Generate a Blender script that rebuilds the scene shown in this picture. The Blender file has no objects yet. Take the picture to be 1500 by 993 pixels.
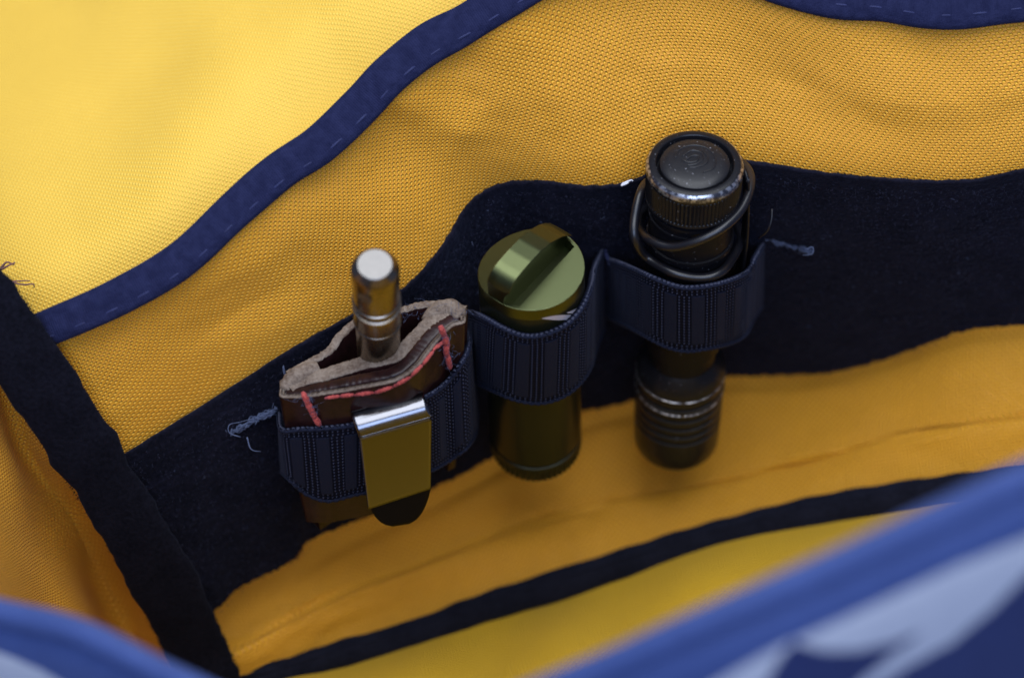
import bpy, math, random
import numpy as np
from mathutils import Vector

random.seed(7)
rng = np.random.default_rng(7)
scene = bpy.context.scene
col = scene.collection
MM = 0.001

# ------------------------------------------------------------------ camera, world, lamps, exposure
PITCH = math.radians(48)
DIST = 0.53                                   # lens to the sharp plane, metres
TARGET = np.array((0.0, 0.0, 0.11))
FWD = np.array((0.0, math.cos(PITCH), -math.sin(PITCH)))
RGT = np.array((1.0, 0.0, 0.0))
UPV = np.array((0.0, math.sin(PITCH), math.cos(PITCH)))
EYE = TARGET - FWD * DIST
cam_data = bpy.data.cameras.new('camera')
cam = bpy.data.objects.new('camera', cam_data)
col.objects.link(cam)
cam.location = EYE
cam.rotation_euler = (math.radians(90) - PITCH, 0, 0)
cam_data.lens = 50
cam_data.sensor_width = 23.6
cam_data.clip_start = 0.01
cam_data.clip_end = 50
cam_data.dof.use_dof = True
cam_data.dof.focus_distance = DIST
cam_data.dof.aperture_fstop = 3.7
cam_data.dof.aperture_blades = 7
scene.camera = cam
FPX = 1500 * 50 / 23.6

world = bpy.data.worlds.new('World')
scene.world = world
world.use_nodes = True
bg = world.node_tree.nodes['Background']
bg.inputs[0].default_value = (0.36, 0.50, 0.95, 1)
bg.inputs[1].default_value = 0.22


def area(name, loc, target, size, size_y, power, colour):
    d = bpy.data.lights.new(name, 'AREA')
    d.shape = 'RECTANGLE'
    d.size, d.size_y = size, size_y
    d.energy = power
    d.color = colour
    o = bpy.data.objects.new(name, d)
    col.objects.link(o)
    o.location = loc
    o.rotation_euler = (Vector(target) - Vector(loc)).to_track_quat('-Z', 'Y').to_euler()
    return o


area('window_light', (0.0, -0.02, 1.25), (0, 0.02, 0.1), 1.15, 1.15, 21.5, (0.90, 0.94, 1.0))
area('room_light', (0.1, -1.0, 0.95), (0, 0.0, 0.1), 0.9, 0.6, 11.0, (0.50, 0.65, 1.0))

scene.view_settings.view_transform = 'Standard'
scene.view_settings.look = 'None'
scene.view_settings.exposure = 0.08
scene.view_settings.gamma = 1.0
scene.render.engine = 'CYCLES'
scene.cycles.max_bounces = 12
scene.cycles.diffuse_bounces = 8


# ------------------------------------------------------------------ helpers: points and curves
def P(px, py, d):
    """point seen at photo pixel (px, py), d millimetres beyond the sharp plane"""
    return EYE + (DIST + d * MM) * (FWD + RGT * (px - 750) / FPX + UPV * (496.5 - py) / FPX)


def PL(pts):
    return np.array([P(*p) for p in pts])


def catmull(pts, n, closed=False):
    pts = np.asarray(pts, float)
    m = len(pts)
    if m == 2 and not closed:
        t = np.linspace(0, 1, n)[:, None]
        return pts[0] * (1 - t) + pts[1] * t
    if closed:
        ext = np.vstack([pts[-1:], pts, pts[:2]])
        t = np.linspace(0, m, n, endpoint=False)
    else:
        ext = np.concatenate([(2 * pts[0] - pts[1])[None], pts, (2 * pts[-1] - pts[-2])[None]])
        t = np.linspace(0, m - 1, n)
    i = np.minimum(t.astype(int), (m if closed else m - 1) - 1)
    f = (t - i).reshape((-1,) + (1,) * (pts.ndim - 1))
    p0, p1, p2, p3 = ext[i], ext[i + 1], ext[i + 2], ext[i + 3]
    return 0.5 * (2 * p1 + (p2 - p0) * f + (2 * p0 - 5 * p1 + 4 * p2 - p3) * f ** 2 + (3 * p1 - p0 - 3 * p2 + p3) * f ** 3)


def arcspline(pts, n):
    """catmull-rom resampled to equal arc length"""
    q = catmull(pts, max(400, n * 4))
    L = np.concatenate([[0], np.cumsum(np.linalg.norm(np.diff(q, axis=0), axis=1))])
    t = np.linspace(0, L[-1], n)
    return np.stack([np.interp(t, L, q[:, k]) for k in range(q.shape[1])], 1)


def loft(rows, nu, nv):
    a = np.stack([catmull(r, nu) for r in rows])          # rows, nu, 3
    return catmull(a, nv)                                 # nv, nu, 3


def unit(v):
    v = np.asarray(v, float)
    return v / np.maximum(np.linalg.norm(v, axis=-1, keepdims=True), 1e-12)


def grid_normals(V):
    du = np.gradient(V, axis=1)
    dv = np.gradient(V, axis=0)
    n = unit(np.cross(du, dv))
    c = V - EYE
    if (n * c).sum() > 0:
        n = -n
    return n


def smooth_noise(shape, cells, amp):
    """low frequency value noise on a grid"""
    cu, cv = cells
    g = rng.normal(size=(cv + 3, cu + 3))
    a = catmull(g, shape[0])
    b = catmull(a.T.copy(), shape[1]).T
    return b * amp


# ------------------------------------------------------------------ helpers: objects
BASE = {}


def link(o, parent=None):
    col.objects.link(o)
    if parent is not None:
        o.parent = parent
        BASE[o.name] = BASE[parent.name]
    return o


def thing(name, base, label, cat, group=None):
    o = bpy.data.objects.new(name, None)
    o.empty_display_size = 0.01
    col.objects.link(o)
    o.location = base
    BASE[o.name] = np.asarray(base, float)
    o['label'] = label
    o['category'] = cat
    if group:
        o['group'] = group
    return o


def raw(name, verts, faces, mats, parent, uv=None, mat_idx=None, smooth=True):
    verts = np.asarray(verts, float).reshape(-1, 3)
    base = BASE[parent.name] if parent is not None else np.zeros(3)
    me = bpy.data.meshes.new(name)
    if isinstance(faces, np.ndarray):
        k = faces.shape[1]
        me.vertices.add(len(verts))
        me.vertices.foreach_set('co', (verts - base).astype(np.float32).ravel())
        me.loops.add(faces.size)
        me.loops.foreach_set('vertex_index', faces.astype(np.int32).ravel())
        me.polygons.add(len(faces))
        me.polygons.foreach_set('loop_start', np.arange(0, faces.size, k, dtype=np.int32))
        me.update(calc_edges=True)
    else:
        me.from_pydata((verts - base).tolist(), [], faces)
        me.update()
    if not isinstance(mats, (list, tuple)):
        mats = [mats]
    for m in mats:
        me.materials.append(m)
    if mat_idx is not None:
        me.polygons.foreach_set('material_index', np.asarray(mat_idx, np.int32))
    if uv is not None:
        lay = me.uv_layers.new(name='UVMap')
        idx = np.empty(len(me.loops), np.int32)
        me.loops.foreach_get('vertex_index', idx)
        lay.data.foreach_set('uv', np.asarray(uv, np.float32).reshape(-1, 2)[idx].ravel())
    me.polygons.foreach_set('use_smooth', np.full(len(me.polygons), smooth))
    me.validate()
    o = bpy.data.objects.new(name, me)
    return link(o, parent)


def gridfaces(nv, nu, off=0, wrap=False):
    i, j = np.meshgrid(np.arange(nv - 1), np.arange(nu if wrap else nu - 1), indexing='ij')
    j2 = (j + 1) % nu
    f = np.stack([i * nu + j, i * nu + j2, (i + 1) * nu + j2, (i + 1) * nu + j], -1)
    return f.reshape(-1, 4) + off


def arc_uv(V):
    """arc length coordinates in millimetres"""
    nv, nu = V.shape[:2]
    du = np.linalg.norm(np.diff(V, axis=1), axis=2).mean(0)
    dv = np.linalg.norm(np.diff(V, axis=0), axis=2)
    u = np.concatenate([[0], np.cumsum(du)])
    v = np.vstack([np.zeros(nu), np.cumsum(dv, axis=0)])
    v = v * 0.4 + v.mean(1, keepdims=True) * 0.6
    return np.stack([np.broadcast_to(u, (nv, nu)), v], -1) / MM


def sheet(name, V, mats, parent, thick=0.8, uv=None, disp=None, mat_fn=None):
    """cloth sheet of real thickness: front skin V, back skin offset, closed edges"""
    nv, nu = V.shape[:2]
    n = grid_normals(V)
    uv = arc_uv(V) if uv is None else uv
    if disp is not None:
        V = V + n * disp[..., None]
    verts = [V.reshape(-1, 3)]
    faces = [gridfaces(nv, nu)]
    uvs = [uv.reshape(-1, 2)]
    idx = None
    front = faces[0].shape[0]
    if thick:
        # back skin at coarse resolution along its border only when dense
        W = V - n * thick * MM
        o = nv * nu
        verts.append(W.reshape(-1, 3))
        uvs.append(uv.reshape(-1, 2))
        faces.append(gridfaces(nv, nu, o)[:, ::-1])
        b = np.concatenate([np.arange(nu), np.arange(1, nv) * nu + nu - 1,
                            (nv - 1) * nu + np.arange(nu - 2, -1, -1), np.arange(nv - 2, 0, -1) * nu])
        b2 = np.roll(b, -1)
        faces.append(np.stack([b2, b, b + o, b2 + o], 1))
    faces = np.vstack(faces)
    if mat_fn is not None:
        idx = np.zeros(len(faces), int)
        idx[:front] = mat_fn(V)
        idx[front:2 * front] = idx[:front]
    ob = raw(name, np.vstack(verts), faces, mats, parent, np.vstack(uvs), idx)
    return ob


def frames(path, facing=None):
    t = unit(np.gradient(path, axis=0))
    if facing is None:
        facing = -FWD
    f = np.broadcast_to(np.asarray(facing, float), path.shape)
    side = unit(np.cross(t, f))
    nrm = unit(np.cross(side, t))
    return t, side, nrm


def tube_data(path, a, b=None, k=10, facing=None, power=1.0):
    """tube with half-width a (along the surface) and half-height b (towards facing), in mm; a, b may vary"""
    n = len(path)
    a = np.broadcast_to(np.asarray(a, float), (n,))
    b = a if b is None else np.broadcast_to(np.asarray(b, float), (n,))
    t, side, nrm = frames(path, facing)
    th = np.linspace(0, 2 * math.pi, k, endpoint=False)
    c, s = np.cos(th), np.sin(th)
    if power != 1.0:
        c = np.sign(c) * np.abs(c) ** power
        s = np.sign(s) * np.abs(s) ** power
    V = path[:, None] + side[:, None] * (c[None, :, None] * a[:, None, None] * MM) + nrm[:, None] * (s[None, :, None] * b[:, None, None] * MM)
    F = gridfaces(n, k, 0, True).tolist()
    F.append(list(range(k))[::-1])
    F.append([(n - 1) * k + q for q in range(k)])
    L = np.concatenate([[0], np.cumsum(np.linalg.norm(np.diff(path, axis=0), axis=1))]) / MM
    amx = float(a.max())
    uv = np.stack(np.broadcast_arrays(L[:, None], th[None, :] / math.pi * 2 * amx), -1)
    return V.reshape(-1, 3), F, uv.reshape(-1, 2)


def tube(name, path, a, mat, parent, b=None, k=10, facing=None, power=1.0):
    V, F, uv = tube_data(np.asarray(path), a, b, k, facing, power)
    return raw(name, V, F, mat, parent, uv)


def joined_tubes(name, paths, r, mat, parent, k=5, taper=True):
    Vs, Fs, o = [], [], 0
    for p in paths:
        n = len(p)
        rr = r * (np.linspace(1, .45, n) if taper else np.ones(n)) * random.uniform(.7, 1.2)
        V, F, _ = tube_data(p, rr, None, k)
        Vs.append(V)
        Fs += [[q + o for q in f] for f in F]
        o += len(V)
    return raw(name, np.vstack(Vs), Fs, mat, parent)


class Axis:
    """a straight body axis from its top to its bottom"""
    def __init__(self, top, bottom):
        self.a, self.b = np.array(top), np.array(bottom)
        self.len = np.linalg.norm(self.b - self.a) / MM
        self.n = unit(self.b - self.a)
        f = -FWD
        self.front = unit(f - self.n * f.dot(self.n))        # faces the camera
        self.side = np.cross(self.front, self.n)
        if self.side.dot(RGT) < 0:
            self.side = -self.side

    def pt(self, s, r, th):
        """s mm down the axis, radius r mm, th = 0 at the front, +90 deg to the right"""
        s, r, th = np.broadcast_arrays(np.asarray(s, float), np.asarray(r, float), np.asarray(th, float))
        return self.a + (self.n * s[..., None] + (self.front * np.cos(th)[..., None] + self.side * np.sin(th)[..., None]) * r[..., None]) * MM

    def hit(self, px, py, r):
        """where the sight line of a pixel meets a cylinder of radius r about this axis"""
        d = unit(FWD + RGT * (px - 750) / FPX + UPV * (496.5 - py) / FPX)
        o = EYE - self.a
        dp, op = d - self.n * d.dot(self.n), o - self.n * o.dot(self.n)
        A, B, C = dp.dot(dp), 2 * dp.dot(op), op.dot(op) - (r * MM) ** 2
        D = B * B - 4 * A * C
        t = (-B - math.sqrt(D)) / (2 * A) if D > 0 else -B / (2 * A)
        return EYE + d * t


def lathe(name, axis, prof, mat, parent, seg=96, rib=None, cap=True):
    """turned body from a profile of (s, r); sharp corners get doubled points"""
    prof = np.array(prof, float)
    th = np.linspace(0, 2 * math.pi, seg, endpoint=False)
    S, T = np.meshgrid(prof[:, 0], th, indexing='ij')
    R = np.repeat(prof[:, 1][:, None], seg, 1)
    if rib is not None:
        R = R + rib(S, T)
    V = axis.pt(S, R, T).reshape(-1, 3)
    F = gridfaces(len(prof), seg, 0, True).tolist()
    if cap:
        F.append(list(range(seg))[::-1])
        F.append([(len(prof) - 1) * seg + q for q in range(seg)])
    o = raw(name, V, F, mat, parent)
    o.data.set_sharp_from_angle(angle=math.radians(28))
    return o


# ------------------------------------------------------------------ materials
def new_mat(name):
    m = bpy.data.materials.new(name)
    m.use_nodes = True
    nt = m.node_tree
    b = nt.nodes['Principled BSDF']
    return m, nt, b


def node(nt, typ, **kw):
    n = nt.nodes.new(typ)
    for k, v in kw.items():
        setattr(n, k, v)
    return n


def math_n(nt, op, a, b=None, clamp=False):
    n = node(nt, 'ShaderNodeMath', operation=op, use_clamp=clamp)
    for i, x in enumerate((a, b)):
        if x is None:
            continue
        if isinstance(x, (int, float)):
            n.inputs[i].default_value = x
        else:
            nt.links.new(x, n.inputs[i])
    return n.outputs[0]


def mix_col(nt, fac, c1, c2):
    n = node(nt, 'ShaderNodeMix', data_type='RGBA')
    for i, x in ((0, fac), (6, c1), (7, c2)):
        if isinstance(x, (int, float)):
            n.inputs[i].default_value = x
        elif isinstance(x, tuple):
            n.inputs[i].default_value = (*x, 1)
        else:
            nt.links.new(x, n.inputs[i])
    return n.outputs[2]


def noise(nt, scale, detail=3, rough=.55, vec=None):
    n = node(nt, 'ShaderNodeTexNoise')
    n.inputs['Scale'].default_value = scale
    n.inputs['Detail'].default_value = detail
    n.inputs['Roughness'].default_value = rough
    if vec is None:
        tc = node(nt, 'ShaderNodeTexCoord')
        vec = tc.outputs['Object']
    nt.links.new(vec, n.inputs['Vector'])
    return n.outputs['Fac']


def ramp(nt, x, lo, hi):
    n = node(nt, 'ShaderNodeMapRange')
    n.inputs['From Min'].default_value = lo
    n.inputs['From Max'].default_value = hi
    nt.links.new(x, n.inputs['Value'])
    return n.outputs[0]


def bump(nt, b, h, strength, dist_mm):
    n = node(nt, 'ShaderNodeBump')
    n.inputs['Strength'].default_value = strength
    n.inputs['Distance'].default_value = dist_mm * MM
    nt.links.new(h, n.inputs['Height'])
    nt.links.new(n.outputs[0], b.inputs['Normal'])


def weave_mat(name, thread, under, cu=0.72, cv=0.74, strength=.9, depth=.3, rough=.55, fleck=0.12, sheen=.04):
    """plain weave: raised threads, with the shade of the gaps between them put into the colour, coordinates in mm"""
    m, nt, b = new_mat(name)
    uvn = node(nt, 'ShaderNodeUVMap')
    uvn.uv_map = 'UVMap'
    wob = node(nt, 'ShaderNodeTexNoise')
    wob.inputs['Scale'].default_value = .12
    wob.inputs['Detail'].default_value = 2
    nt.links.new(uvn.outputs[0], wob.inputs['Vector'])
    off = node(nt, 'ShaderNodeVectorMath', operation='MULTIPLY_ADD')
    nt.links.new(wob.outputs['Color'], off.inputs[0])
    off.inputs[1].default_value = (1.1, 1.1, 0)
    nt.links.new(uvn.outputs[0], off.inputs[2])
    sep = node(nt, 'ShaderNodeSeparateXYZ')
    nt.links.new(off.outputs[0], sep.inputs[0])
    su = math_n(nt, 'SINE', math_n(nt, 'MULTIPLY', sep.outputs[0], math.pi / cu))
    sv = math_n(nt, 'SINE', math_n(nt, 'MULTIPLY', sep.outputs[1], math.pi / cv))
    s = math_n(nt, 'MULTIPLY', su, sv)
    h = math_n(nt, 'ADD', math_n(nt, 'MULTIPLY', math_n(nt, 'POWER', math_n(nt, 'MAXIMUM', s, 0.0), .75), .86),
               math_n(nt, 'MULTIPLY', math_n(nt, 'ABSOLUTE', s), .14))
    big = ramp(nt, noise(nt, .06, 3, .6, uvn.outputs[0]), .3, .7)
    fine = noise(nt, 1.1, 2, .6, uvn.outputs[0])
    c = mix_col(nt, h, under, thread)  # gaps between threads painted darker in place of occlusion
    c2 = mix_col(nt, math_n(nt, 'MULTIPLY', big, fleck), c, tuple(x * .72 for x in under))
    nt.links.new(c2, b.inputs['Base Color'])
    b.inputs['Roughness'].default_value = rough
    b.inputs['Specular IOR Level'].default_value = .35
    b.inputs['Sheen Weight'].default_value = sheen
    b.inputs['Sheen Roughness'].default_value = .5
    hh = math_n(nt, 'ADD', h, math_n(nt, 'MULTIPLY', fine, .35))
    bump(nt, b, hh, strength, depth)
    return m


def cloth_mat(name, colour, alt, scale=900, rough=.8, sheen=.3, strength=.6, depth=.2, spec=.2, tint=(.5, .6, 1)):
    m, nt, b = new_mat(name)
    n1 = noise(nt, scale, 3)
    n2 = noise(nt, scale * .12, 3)
    f = ramp(nt, math_n(nt, 'ADD', math_n(nt, 'MULTIPLY', n1, .6), math_n(nt, 'MULTIPLY', n2, .4)), .35, .65)
    nt.links.new(mix_col(nt, f, colour, alt), b.inputs['Base Color'])
    b.inputs['Roughness'].default_value = rough
    b.inputs['Specular IOR Level'].default_value = spec
    b.inputs['Sheen Weight'].default_value = sheen
    b.inputs['Sheen Tint'].default_value = (*tint, 1)
    bump(nt, b, n1, strength, depth)
    return m


def ribbed_mat(name, colour, alt, pitch=.55, rough=.8, sheen=.2):
    """grosgrain binding tape: fine cross ribs along its length"""
    m, nt, b = new_mat(name)
    uvn = node(nt, 'ShaderNodeUVMap')
    uvn.uv_map = 'UVMap'
    sep = node(nt, 'ShaderNodeSeparateXYZ')
    nt.links.new(uvn.outputs[0], sep.inputs[0])
    r = math_n(nt, 'SINE', math_n(nt, 'MULTIPLY', sep.outputs[0], 2 * math.pi / pitch))
    r = math_n(nt, 'ADD', math_n(nt, 'MULTIPLY', r, .5), .5)
    n2 = ramp(nt, noise(nt, .35, 4, .6, uvn.outputs[0]), .35, .7)
    n3 = noise(nt, 2.5, 2, .6, uvn.outputs[0])
    nt.links.new(mix_col(nt, n2, colour, alt), b.inputs['Base Color'])
    b.inputs['Roughness'].default_value = rough
    b.inputs['Specular IOR Level'].default_value = .08
    b.inputs['Sheen Weight'].default_value = sheen
    b.inputs['Sheen Tint'].default_value = (.55, .62, 1, 1)
    bump(nt, b, math_n(nt, 'ADD', math_n(nt, 'ADD', math_n(nt, 'MULTIPLY', r, .5), n3), math_n(nt, 'MULTIPLY', n2, 1.5)), .6, .25)
    return m


def metal_mat(name, colour, rough=.3, metallic=1.0, spec=.5, wear=None, wear_lo=.62, scale=900, grain=.15, dust=0.0, coat=0.0):
    m, nt, b = new_mat(name)
    base = colour
    n1 = noise(nt, scale, 4)
    if wear is not None:
        base = mix_col(nt, ramp(nt, noise(nt, scale * .5, 5, .65), wear_lo, wear_lo + .08), colour, wear)
    if dust:
        sp = ramp(nt, noise(nt, 1800, 1, .3), .735, .78)
        base = mix_col(nt, math_n(nt, 'MULTIPLY', sp, dust), base, (.45, .45, .5))
    if isinstance(base, tuple):
        b.inputs['Base Color'].default_value = (*base, 1)
    else:
        nt.links.new(base, b.inputs['Base Color'])
    b.inputs['Metallic'].default_value = metallic
    rr = node(nt, 'ShaderNodeMapRange')
    rr.inputs['To Min'].default_value = max(.03, rough - grain * .5)
    rr.inputs['To Max'].default_value = rough + grain * .5
    nt.links.new(n1, rr.inputs['Value'])
    nt.links.new(rr.outputs[0], b.inputs['Roughness'])
    b.inputs['Coat Weight'].default_value = coat
    b.inputs['Specular IOR Level'].default_value = spec
    bump(nt, b, n1, .12, .05)
    return m


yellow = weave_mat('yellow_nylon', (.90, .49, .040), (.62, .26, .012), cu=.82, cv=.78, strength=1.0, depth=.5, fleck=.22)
yellow_floor_lit = weave_mat('yellow_nylon_floor_lit', (.96, .51, .030), (.68, .29, .010), cu=.95, cv=.88, strength=1.0, depth=.8, fleck=.22)  # same nylon, extra light on the floor put into a brighter colour
yellow_front_lit = weave_mat('yellow_nylon_front_lit', (.76, .49, .022), (.55, .31, .008), cu=.86, cv=.80, strength=1.0, depth=.6)  # same nylon, the bluish light on this wall painted in as lime
yellow_flap_lit = weave_mat('yellow_nylon_flap_lit', (.82, .57, .085), (.73, .43, .045), cu=.78, cv=.76, strength=.6, depth=.4)  # same nylon, stronger light on the flap painted in as a paler tone
loop_navy = cloth_mat('navy_loop_pile', (.0022, .0022, .005), (.008, .008, .016), 1000, .95, .05, 1.0, .6, .05)
fibre_navy = cloth_mat('navy_loop_fibre', (.010, .011, .028), (.026, .029, .065), 600, .8, .1, .2, .1)
binding_navy = ribbed_mat('navy_binding_tape', (.008, .010, .036), (.015, .018, .056), sheen=.03)
binding_stitch = cloth_mat('navy_stitch_thread', (.012, .015, .056), (.020, .025, .085), 900, .6, .2)
black_tape = cloth_mat('black_seam_tape', (.002, .002, .004), (.006, .006, .011), 1000, .9, .03, .9, .35, .05)
piping_navy = cloth_mat('dark_navy_piping', (.003, .0035, .008), (.008, .009, .018), 900, .85, .05, .9, .3, .08)
blue_cloth = cloth_mat('royal_blue_cloth', (.028, .049, .155), (.036, .062, .19), 500, .6, .2)
blue_deep = cloth_mat('deep_blue_print', (.008, .014, .072), (.014, .024, .10), 500, .6, .2)
white_print = cloth_mat('pale_lilac_print', (.42, .43, .49), (.48, .49, .54), 400, .6, .1)
fray_thread = cloth_mat('pale_blue_thread', (.035, .048, .095), (.075, .095, .16), 900, .6, .2)
brown_thread = cloth_mat('brown_loose_thread', (.16, .07, .06), (.22, .11, .08), 900, .7, .2)
red_thread = cloth_mat('red_waxed_thread', (.20, .024, .022), (.46, .085, .07), 1300, .75, .1, 1.0, .35, .2)
lint_white = cloth_mat('white_lint', (.6, .62, .7), (.7, .7, .75), 800, .8, .2)
steel = metal_mat('brushed_steel', (.21, .20, .19), .45, wear=None, grain=.12)
titan = metal_mat('bare_titanium', (.25, .205, .155), .28, grain=.1)
clip_metal = metal_mat('polished_clip_steel', (.165, .165, .18), .20, grain=.14, scale=500)
olive = metal_mat('olive_anodised', (.092, .106, .048), .36, wear=(.40, .40, .3), wear_lo=.76, grain=.08)
olive_dark = metal_mat('dark_olive_anodised', (.014, .016, .009), .30, metallic=.35, spec=.16, grain=.08)
black_ano = metal_mat('black_anodised', (.007, .007, .009), .32, metallic=.0, spec=.22, wear=(.03, .03, .034), wear_lo=.72, grain=.12, dust=.25, coat=.0)
black_dull = metal_mat('dull_black_tube', (.006, .006, .008), .38, metallic=0, spec=.1, wear=(.02, .02, .024), wear_lo=.74, grain=.12, dust=.2)
worn_rim = metal_mat('worn_black_rim', (.10, .10, .12), .3, metallic=.9, wear=(.55, .55, .58), wear_lo=.47, scale=1600, grain=.15)
rubber = metal_mat('black_rubber', (.009, .009, .011), .36, metallic=0, spec=.3, grain=.15, dust=.45)
cord_mat = metal_mat('black_glossy_cord', (.006, .006, .009), .36, metallic=0, spec=.5, grain=.08)
lip_dark_reflection = metal_mat('clip_lip_dark_reflection', (.003, .003, .005), .5, metallic=0, spec=.06, grain=.05)  # black painted for the dark reflection in the steel lip
printing = metal_mat('pale_print', (.45, .42, .46), .5, metallic=0)


def leather_mat(name, c1, c2, rough, scale=500, strength=.5):
    m, nt, b = new_mat(name)
    n1 = noise(nt, scale, 5, .6)
    n2 = noise(nt, scale * .2, 4, .6)
    nt.links.new(mix_col(nt, ramp(nt, math_n(nt, 'ADD', math_n(nt, 'MULTIPLY', n1, .5), math_n(nt, 'MULTIPLY', n2, .5)), .38, .62), c1, c2), b.inputs['Base Color'])
    b.inputs['Roughness'].default_value = rough
    b.inputs['Specular IOR Level'].default_value = .28
    bump(nt, b, n1, strength, .25)
    return m


leather = leather_mat('dark_brown_leather', (.009, .0028, .0030), (.022, .0075, .0075), .34, 600, .35)
leather_edge = leather_mat('rough_leather_edge', (.085, .057, .042), (.21, .165, .13), .85, 1300, 1.0)


def elastic_mat():
    m, nt, b = new_mat('navy_elastic')
    at = node(nt, 'ShaderNodeAttribute')
    at.attribute_name = 'dot'
    n1 = noise(nt, 2600, 3)
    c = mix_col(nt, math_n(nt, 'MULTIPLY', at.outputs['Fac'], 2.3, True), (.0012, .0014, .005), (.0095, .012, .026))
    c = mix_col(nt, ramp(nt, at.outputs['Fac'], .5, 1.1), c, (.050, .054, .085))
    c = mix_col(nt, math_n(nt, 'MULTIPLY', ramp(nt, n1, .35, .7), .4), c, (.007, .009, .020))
    nt.links.new(c, b.inputs['Base Color'])
    b.inputs['Roughness'].default_value = .7
    b.inputs['Specular IOR Level'].default_value = .06
    b.inputs['Sheen Weight'].default_value = .03
    b.inputs['Sheen Tint'].default_value = (.5, .6, 1, 1)
    bump(nt, b, n1, .7, .15)
    return m


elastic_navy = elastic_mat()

# ------------------------------------------------------------------ the bag
bag = thing('bag', P(700, 800, 110), 'open bag lined in yellow nylon with navy binding and a blue and white outer front', 'bag')

# band edges: (x, y, depth)
BT = [(150, 690, 6), (190, 662, 7), (330, 575, 9), (430, 512, 10), (520, 462, 11), (595, 425, 12), (650, 365, 13), (690, 300, 14), (735, 272, 14),
      (790, 270, 14), (850, 277, 14), (905, 272, 13), (950, 255, 12), (1020, 238, 11), (1110, 242, 9), (1220, 258, 7), (1320, 267, 6), (1410, 268, 5), (1500, 250, 4), (1640, 220, 2)]
BB = [(250, 900, 42), (310, 895, 44), (350, 860, 46), (430, 820, 50), (455, 790, 54), (540, 755, 62), (640, 712, 70), (720, 670, 76), (780, 640, 80),
      (830, 608, 82), (880, 598, 84), (930, 585, 86), (990, 565, 88), (1060, 552, 88), (1140, 550, 84), (1220, 545, 78), (1290, 528, 70), (1360, 502, 62), (1430, 480, 55), (1640, 470, 45)]
bt, bb = PL(BT), PL(BB)


def band_depth(px, py):
    xs = np.array([p[0] for p in BT]); ys = np.array([p[1] for p in BT]); ds = np.array([p[2] for p in BT])
    xb = np.array([p[0] for p in BB]); yb = np.array([p[1] for p in BB]); db = np.array([p[2] for p in BB])
    y0, d0 = np.interp(px, xs, ys), np.interp(px, xs, ds)
    y1, d1 = np.interp(px, xb, yb), np.interp(px, xb, db)
    t = (py - y0) / (y1 - y0)
    return d0 + (d1 - d0) * t


# rim of the back panel (centre line of its binding)
RIM = [(5, 505, -6), (80, 477, -14), (175, 435, -16), (265, 382, -16), (345, 308, -14), (410, 252, -13), (470, 212, -12), (530, 155, -11), (570, 112, -11),
       (625, 68, -10), (680, 38, -9), (740, 0, -9), (800, -35, -8), (870, -62, -8), (960, -72, -7), (1070, -52, -7), (1180, -12, -7), (1290, 2, -8), (1400, 12, -8), (1640, -15, -10)]
rim = PL(RIM)
mid = (rim * .5 + bt * .5) - FWD * 1.5 * MM
under = bt + (bb - bt) * .5 - 0.002 * unit(EYE - bt) * -1
under2 = bb + 0.004 * unit(bb - EYE)
V = loft([rim, rim * .66 + bt * .34 - FWD * .0012, rim * .33 + bt * .67 - FWD * .0012, bt, bt * .85 + bb * .15 + .003 * FWD, bt * .5 + bb * .5 + .0035 * FWD, bb + .004 * FWD], 420, 300)
dn = smooth_noise(V.shape[:2], (9, 5), .0006) + smooth_noise(V.shape[:2], (22, 9), .00024) + smooth_noise(V.shape[:2], (46, 20), .00009)
# soft folds running down from the rim
uu, vv = np.meshgrid(np.linspace(0, 1, V.shape[1]), np.linspace(0, 1, V.shape[0]))
for c, w, amp, sl in ((.40, .030, .0022, .10), (.33, .045, -.0016, .05), (.56, .04, .0018, -.06), (.70, .05, -.0020, -.1), (.84, .05, .0016, .08), (.2, .05, .0018, .1)):
    dn += amp * np.exp(-((uu - c - sl * vv) / w) ** 2) * np.clip(1 - vv * 2.2, 0, 1)
dn *= np.clip(1 - (vv - .28) / .13, 0, 1)
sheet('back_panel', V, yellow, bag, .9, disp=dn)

# loop band (hook-and-loop pile)
V = loft([bt, bt * .6 + bb * .4, bb], 420, 120)
fr = np.zeros(V.shape[:2])
fr += smooth_noise(V.shape[:2], (14, 6), .0003) + smooth_noise(V.shape[:2], (160, 60), .00012)
V[-1] += (rng.normal(size=(420, 1)) * .00025) * unit(bb[0] - bt[0])
sheet('loop_band', V - FWD * .0020, loop_navy, bag, 1.0, disp=fr)
bandV = V + grid_normals(V) * (.0020 + fr[..., None])
# pile fibres standing off the band
bn = grid_normals(bandV)
paths = []
for _ in range(9000):
    i, j = rng.integers(1, 119), rng.integers(2, 418)
    p, n = bandV[i, j], bn[i, j]
    d = unit(rng.normal(size=3))
    d = unit(d - n * d.dot(n))
    l = random.uniform(.25, .8) * MM
    h = random.uniform(.2, .5) * MM
    paths.append(np.array([p, p + d * l * .3 + n * h, p + d * l * .8 + n * h * 1.1, p + d * l + n * h * .3]))
o = joined_tubes('pile_fibre', paths, .03, fibre_navy, bag, 3, False)
o['kind'] = 'stuff'
# fringe of cut fibres along the lower edge
paths = []
bq = arcspline(bb, 700)
for p in bq:
    n = unit(EYE - p)
    for _ in range(2):
        d = unit(np.array((random.gauss(0, .5), 0, 0)) - UPV * random.uniform(.4, 1))
        l = random.uniform(.3, 1.1) * MM
        q = p + n * random.uniform(.8, 1.6) * MM + RGT * random.gauss(0, .3) * MM + UPV * .4 * MM
        paths.append(np.array([q, q + d * l * .6, q + d * l + rng.normal(size=3) * .15 * MM]))
o = joined_tubes('cut_fringe', paths, .09, loop_navy, bag, 3)
o['kind'] = 'stuff'

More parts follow.
